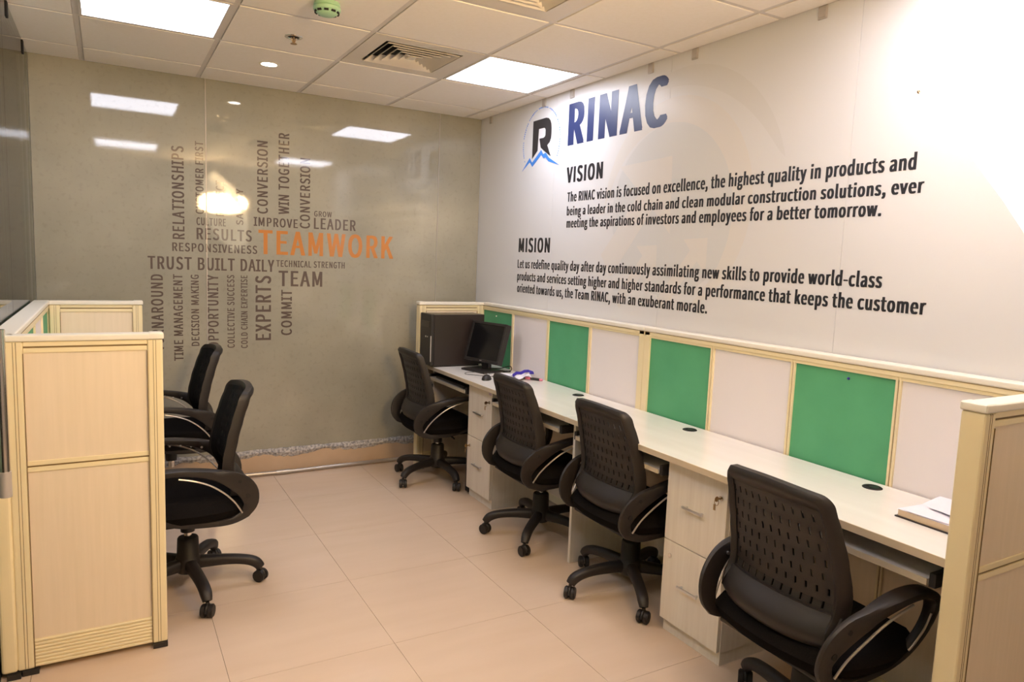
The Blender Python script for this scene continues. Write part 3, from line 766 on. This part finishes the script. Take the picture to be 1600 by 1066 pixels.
# ------------------------------------------------------------------ office chair (faces +Y local)
def make_chair(label):
    t = thing('office_chair', label, 'office chair', group='black mesh office chairs')
    P = lambda n, bm, m, sm=True, par=None, lb=None: obj(n, bm, m, par or t, smooth=sm, label=lb)
    # base
    P('base_hub', lathe([(0, .085), (.045, .085), (.056, .10), (.056, .135), (.050, .150), (.046, .155), (.043, .235), (.040, .24), (0, .24)]), 'shell')
    legs = []
    for k in range(5):
        a = 2*PI*k/5; ca, sa = math.cos(a), math.sin(a)
        prof = [(.03, .122, .052, .056), (.08, .122, .050, .052), (.14, .121, .048, .046), (.20, .116, .047, .042), (.25, .106, .047, .042), (.283, .090, .046, .044), (.300, .068, .036, .040)]
        path = [(r*ca, r*sa, z, w_, h) for r, z, w_, h in spline(prof, 3)]
        lg = P('base_leg', loft(path, (-sa, ca, 0), 12), 'shell')
        wa = a+(.9 if k % 2 else -.6); cw, sw = math.cos(wa), math.sin(wa); cxx, cyy = .300*ca, .300*sa
        cs = P('caster', cyl((cxx, cyy, .028), (cxx, cyy, .066), .008, n=10), 'black')
        cs.parent = t
        bm = bmesh.new()
        for s_ in (-1, 1):
            p = Vector((cxx, cyy, .0275)); ax = Vector((-sw, cw, 0))
            b2 = bmesh.new(); bmesh.ops.create_cone(b2, cap_ends=True, segments=22, radius1=.0275, radius2=.0275, depth=.020)
            bmesh.ops.bevel(b2, geom=[e for e in b2.edges if len(e.link_faces) == 2 and any(len(f.verts) > 4 for f in e.link_faces)], offset=.004, segments=2, affect='EDGES')
            b2.transform(Matrix.Translation(p+ax*s_*.0145) @ ax.to_track_quat('Z', 'Y').to_matrix().to_4x4()); merge(bm, b2)
        P('wheels', bm, 'shell', par=cs)
        hd = bmesh.new(); bmesh.ops.create_uvsphere(hd, u_segments=14, v_segments=8, radius=1)
        for v in hd.verts: v.co = Vector((v.co.x*.029, v.co.y*.012, max(v.co.z, -.1)*.031))
        hd.transform(Matrix.Translation((cxx, cyy, .0285)) @ Matrix.Rotation(wa, 4, 'Z')); P('wheel_hood', hd, 'black', par=cs)
    P('gas_lift', cyl((0, 0, .235), (0, 0, .330), .016, n=18), 'chrome')
    up_ = []
    U = lambda *a, **k: (up_.append(P(*a, **k)) or up_[-1])
    U('lift_sleeve', lathe([(0, .255), (.029, .255), (.031, .30), (.031, .33), (0, .33)]), 'black')
    U('tilt_mechanism', box(-.075, .075, -.10, .11, .310, .348, .008), 'black')
    lv = U('height_lever', tube([(.05, .03, .325), (.13, .04, .322), (.18, .045, .315)], .005, 8), 'black')
    U('tension_knob', cyl((0, .12, .318), (0, .165, .318), .024, .020, 16), 'black')
    # seat
    bm = bmesh.new(); n = 14; top = []; bot = []
    def sup(u, v):   # superellipse map of square to rounded square
        return u*math.sqrt(1-.30*v*v), v*math.sqrt(1-.30*u*u)
    for i in range(n+1):
        ra, rb = [], []
        for j in range(n+1):
            u, v = i/n*2-1, j/n*2-1; x, y = sup(u, v); e = max(abs(u), abs(v))
            zt = .452-.030*max(0, e-.6)**2/.16-.022*max(0, v-.3)**2+.012*abs(u)**3
            zb = .358+.012*max(0, e-.7)/.3
            ra.append(bm.verts.new((x*.262, y*.235-.005, zt if e < 1 else .405))); rb.append(bm.verts.new((x*.245, y*.220-.005, zb)))
        top.append(ra); bot.append(rb)
    for i in range(n):
        for j in range(n):
            bm.faces.new((top[i][j], top[i+1][j], top[i+1][j+1], top[i][j+1])); bm.faces.new((bot[i][j], bot[i][j+1], bot[i+1][j+1], bot[i+1][j]))
    for k in range(n):
        for a, b, c_, d in ((top[k][0], top[k+1][0], bot[k+1][0], bot[k][0]), (top[k][n], bot[k][n], bot[k+1][n], top[k+1][n]),
                            (top[0][k], bot[0][k], bot[0][k+1], top[0][k+1]), (top[n][k], top[n][k+1], bot[n][k+1], bot[n][k])): bm.faces.new((a, b, c_, d))
    U('seat', bm, 'fabric')
    U('seat_pan', box(-.20, .20, -.19, .19, .345, .360, .006), 'shell')
    # back shell
    YP = [(.405, -.150), (.425, -.190), (.450, -.216), (.480, -.222), (.510, -.208), (.540, -.190), (.570, -.183), (.62, -.188), (.70, -.205), (.78, -.228), (.85, -.252), (.905, -.272)]
    def yb(z):
        for (za, ya), (zb, yb_) in zip(YP, YP[1:]):
            if z <= zb: f = max(0, (z-za)/(zb-za)); f = f*f*(3-2*f)*.5+f*.5; return ya+(yb_-ya)*f
        return YP[-1][1]
    def hw(z):      # half width of the shell at a height
        pts = [(.405, .155), (.43, .185), (.47, .205), (.52, .214), (.60, .216), (.72, .206), (.82, .192), (.905, .178)]
        for (za, a), (zb, b) in zip(pts, pts[1:]):
            if z <= zb: f = max(0, (z-za)/(zb-za)); return a+(b-a)*f
        return pts[-1][1]
    def sp_(u, v, d=0):  # u -1..1 across, v 0..1 up -> point on shell rear face
        z = .405+v*(.886-.405)
        crown = .016*(1-u*u) if v > .5 else 0
        zz = z+crown*(v-.5)*2
        wv = hw(z)
        x = u*wv
        y = yb(z)+.040*(abs(u)**2.4)+d
        return Vector((x, y, zz))
    # slotted panel: fine grid with staggered slots left open
    NU, NV = 56, 44
    us = [-.86+1.72*i/NU for i in range(NU+1)]; vs = [.27+.64*j/NV for j in range(NV+1)]
    bm = bmesh.new(); G = [[bm.verts.new(sp_(u, v, .007)) for v in vs] for u in us]
    for i in range(NU):
        for j in range(NV):
            ci, cj = i-1, j-2
            row = cj//6; inrow = cj % 6
            sh = (0, 2)[row % 2]
            open_ = 0 <= cj < 42 and inrow < 3 and (ci-sh) % 5 == 0 and 1 <= i < NU-1 and row < 7
            if not open_: bm.faces.new((G[i][j], G[i+1][j], G[i+1][j+1], G[i][j+1]))
    ext = bmesh.ops.extrude_face_region(bm, geom=bm.faces[:])
    for v in [g for g in ext['geom'] if isinstance(g, bmesh.types.BMVert)]: v.co.y += .004
    U('slotted_back_panel', bm, 'shell', sm=False)
    # frame of the shell around the slotted panel, and the solid lumbar lip below
    def band(uv_out, uv_in, d_out, d_in, th):
        bm = bmesh.new(); N_ = len(uv_out); R = []
        for (uo, vo), (ui, vi) in zip(uv_out, uv_in):
            m1 = ((uo+ui)/2, (vo+vi)/2)
            ps = [sp_(uo, vo, d_out+th), sp_(uo, vo, d_out+.004), sp_(uo*.7+ui*.3, vo*.7+vi*.3, -.010), sp_(m1[0], m1[1], -.012), sp_(uo*.25+ui*.75, vo*.25+vi*.75, -.006), sp_(ui, vi, d_in), sp_(ui, vi, d_in+.006)]
            R.append([bm.verts.new(p) for p in ps])
        for a, b in zip(R, R[1:]):
            for k in range(6): bm.faces.new((a[k], a[k+1], b[k+1], b[k]))
            bm.faces.new((a[6], a[0], b[0], b[6]))
        bm.faces.new(R[0]); bm.faces.new(R[-1][::-1]); return bm
    # outer border: up one side, over the top, down the other
    uo, ui = [], []
    K2 = 16
    for k in range(K2+1): v = .10+.84*k/K2; uo.append((-1, v)); ui.append((-.85, max(.27, min(v, .90))))
    for k in range(1, 6): a = PI-PI/2*k/6; uo.append((-.86+.14*math.cos(a), .94+.06*math.sin(a))); ui.append((-.85, .905))
    for k in range(21): u = -.86+1.72*k/20; uo.append((u, 1.0)); ui.append((u*.85/.86, .905))
    for k in range(1, 6): a = PI/2-PI/2*k/6; uo.append((.86+.14*math.cos(a), .94+.06*math.sin(a))); ui.append((.85, .905))
    for k in range(K2+1): v = .94-.84*k/K2; uo.append((1, v)); ui.append((.85, max(.27, min(v, .90))))
    U('back_frame', band(uo, ui, 0, .004, .030), 'shell')
    bm = bmesh.new(); G = []
    for i in range(25):
        u = -1+2*i/24; G.append([bm.verts.new(sp_(u*(1 if j > 3 else (.72+.07*j)), .29*j/10, -.004-.012*math.sin(PI*j/10)*(1-u*u))) for j in range(11)])
    for i in range(24):
        for j in range(10): bm.faces.new((G[i][j], G[i+1][j], G[i+1][j+1], G[i][j+1]))
    ext = bmesh.ops.extrude_face_region(bm, geom=bm.faces[:])
    for v in [g for g in ext['geom'] if isinstance(g, bmesh.types.BMVert)]: v.co.y += .012
    U('lumbar_shell', bm, 'shell')
    bm = bmesh.new(); G = [[bm.verts.new(sp_(-.93+1.86*i/14, .20+.755*j/12, .030)) for j in range(13)] for i in range(15)]
    for i in range(14):
        for j in range(12): bm.faces.new((G[i][j], G[i+1][j], G[i+1][j+1], G[i][j+1]))
    U('back_mesh', bm, 'mesh')
    # arms
    loop = [(-.205, .380, .042, .020), (-.226, .425, .064, .019), (-.212, .482, .082, .020), (-.165, .532, .078, .024), (-.100, .566, .050, .038), (-.020, .588, .032, .056), (.060, .598, .026, .060),
            (.130, .592, .028, .056), (.178, .562, .034, .046), (.188, .510, .034, .036), (.168, .450, .030, .032), (.120, .398, .028, .030), (.040, .366, .026, .030), (-.060, .356, .026, .030), (-.150, .358, .030, .032)]
    for s_ in (-1, 1):
        pts = spline(loop+[loop[0]], 4)[:-1]
        def xa(y, z): return s_*(.226+.036*min(1, max(0, (z-.36)/.20))-.012*max(0, (-y-.12)/.1))
        path = [(xa(y, z), y, z, wx, wn) for y, z, wn, wx in pts]
        ar = U('armrest', loft(path, (1, 0, 0), 12, closed=True, sq=.5), 'shell')
        inner = [(-.190, .388), (-.160, .440), (-.115, .492), (-.060, .535), (.0, .562), (.055, .576)]
        tr = tube([(xa(y, z)+s_*(.011+.010*max(0, min(1, (y+.16)/.12))), y, z) for y, z in inner], .0038, 8)
        P('silver_trim', tr, 'trim', par=ar)
        tr = tube([(xa(y, z)+s_*.014, y, z) for y, z in [(.170, .520), (.160, .470), (.130, .425), (.112, .408)]], .0032, 8)
        P('silver_trim', tr, 'trim', par=ar)
        for y, z, r in ((-.178, .533, .008), (-.212, .462, .010), (-.085, .560, .006)):
            x = xa(y, z)+s_*.0125; P('bolt_recess', cyl((x-s_*.006, y, z), (x, y, z), r, n=14), 'dark', par=ar)
        for k in range(5):
            y = -.13+.045*k; z = .553+.030*min(1, (k+.3)/3.3)-(.0); x = xa(y, z)-s_*(.0215 if k < 3 else .026)
            P('perforation', cyl((x-s_*.001, y, z-.004), (x+s_*.006, y, z-.004), .0062-.0006*k, n=12), 'alu', par=ar)
    t['n_up'] = 0
    for o in up_: o['up'] = 1
    return t
proto = make_chair('x')
def place(chair, x, y, face, base_off, lift, label):
    chair.location = (x, y, 0); chair.rotation_euler = (0, 0, face)
    chair['label'] = label
    for ch in chair.children:
        if ch.get('up'): ch.location.z = lift
        elif ch.name.split('.')[0] in ('base_leg', 'caster', 'base_hub'): ch.rotation_euler.z = base_off-face
        elif ch.name.startswith('gas_lift'): ch.scale.z = 1; ch.location.z = lift*.6
R_ = math.radians
CH = [(-.535, -3.478, R_(-90-2), R_(77), 0, 'nearest black mesh chair on the right, in front of the pull-out tray'),
      (-.377, -2.410, R_(-90-1), R_(98.6), 0, 'black mesh chair at the middle of the right desk, left of the near drawer cabinet'),
      (-.407, -1.674, R_(-90-2), R_(151), 0, 'black mesh chair just right of the far drawer cabinet'),
      (-.520, -.525, R_(-90-2), R_(127.5), 0, 'farthest black mesh chair on the right, before the computer tower'),
      (-2.165, -1.560, R_(90), R_(-9.5), .012, 'nearer black chair of the left cubicle, with its wheelbase in view'),
      (-2.155, -.520, R_(92), R_(20), .05, 'farther black chair of the left cubicle, near the glazed wall')]
for k, c in enumerate(CH):
    place(proto if k == 0 else copy_tree(proto), *c)
for o in bpy.data.objects:
    for key in ('up', 'n_up'):
        if key in o: del o[key]
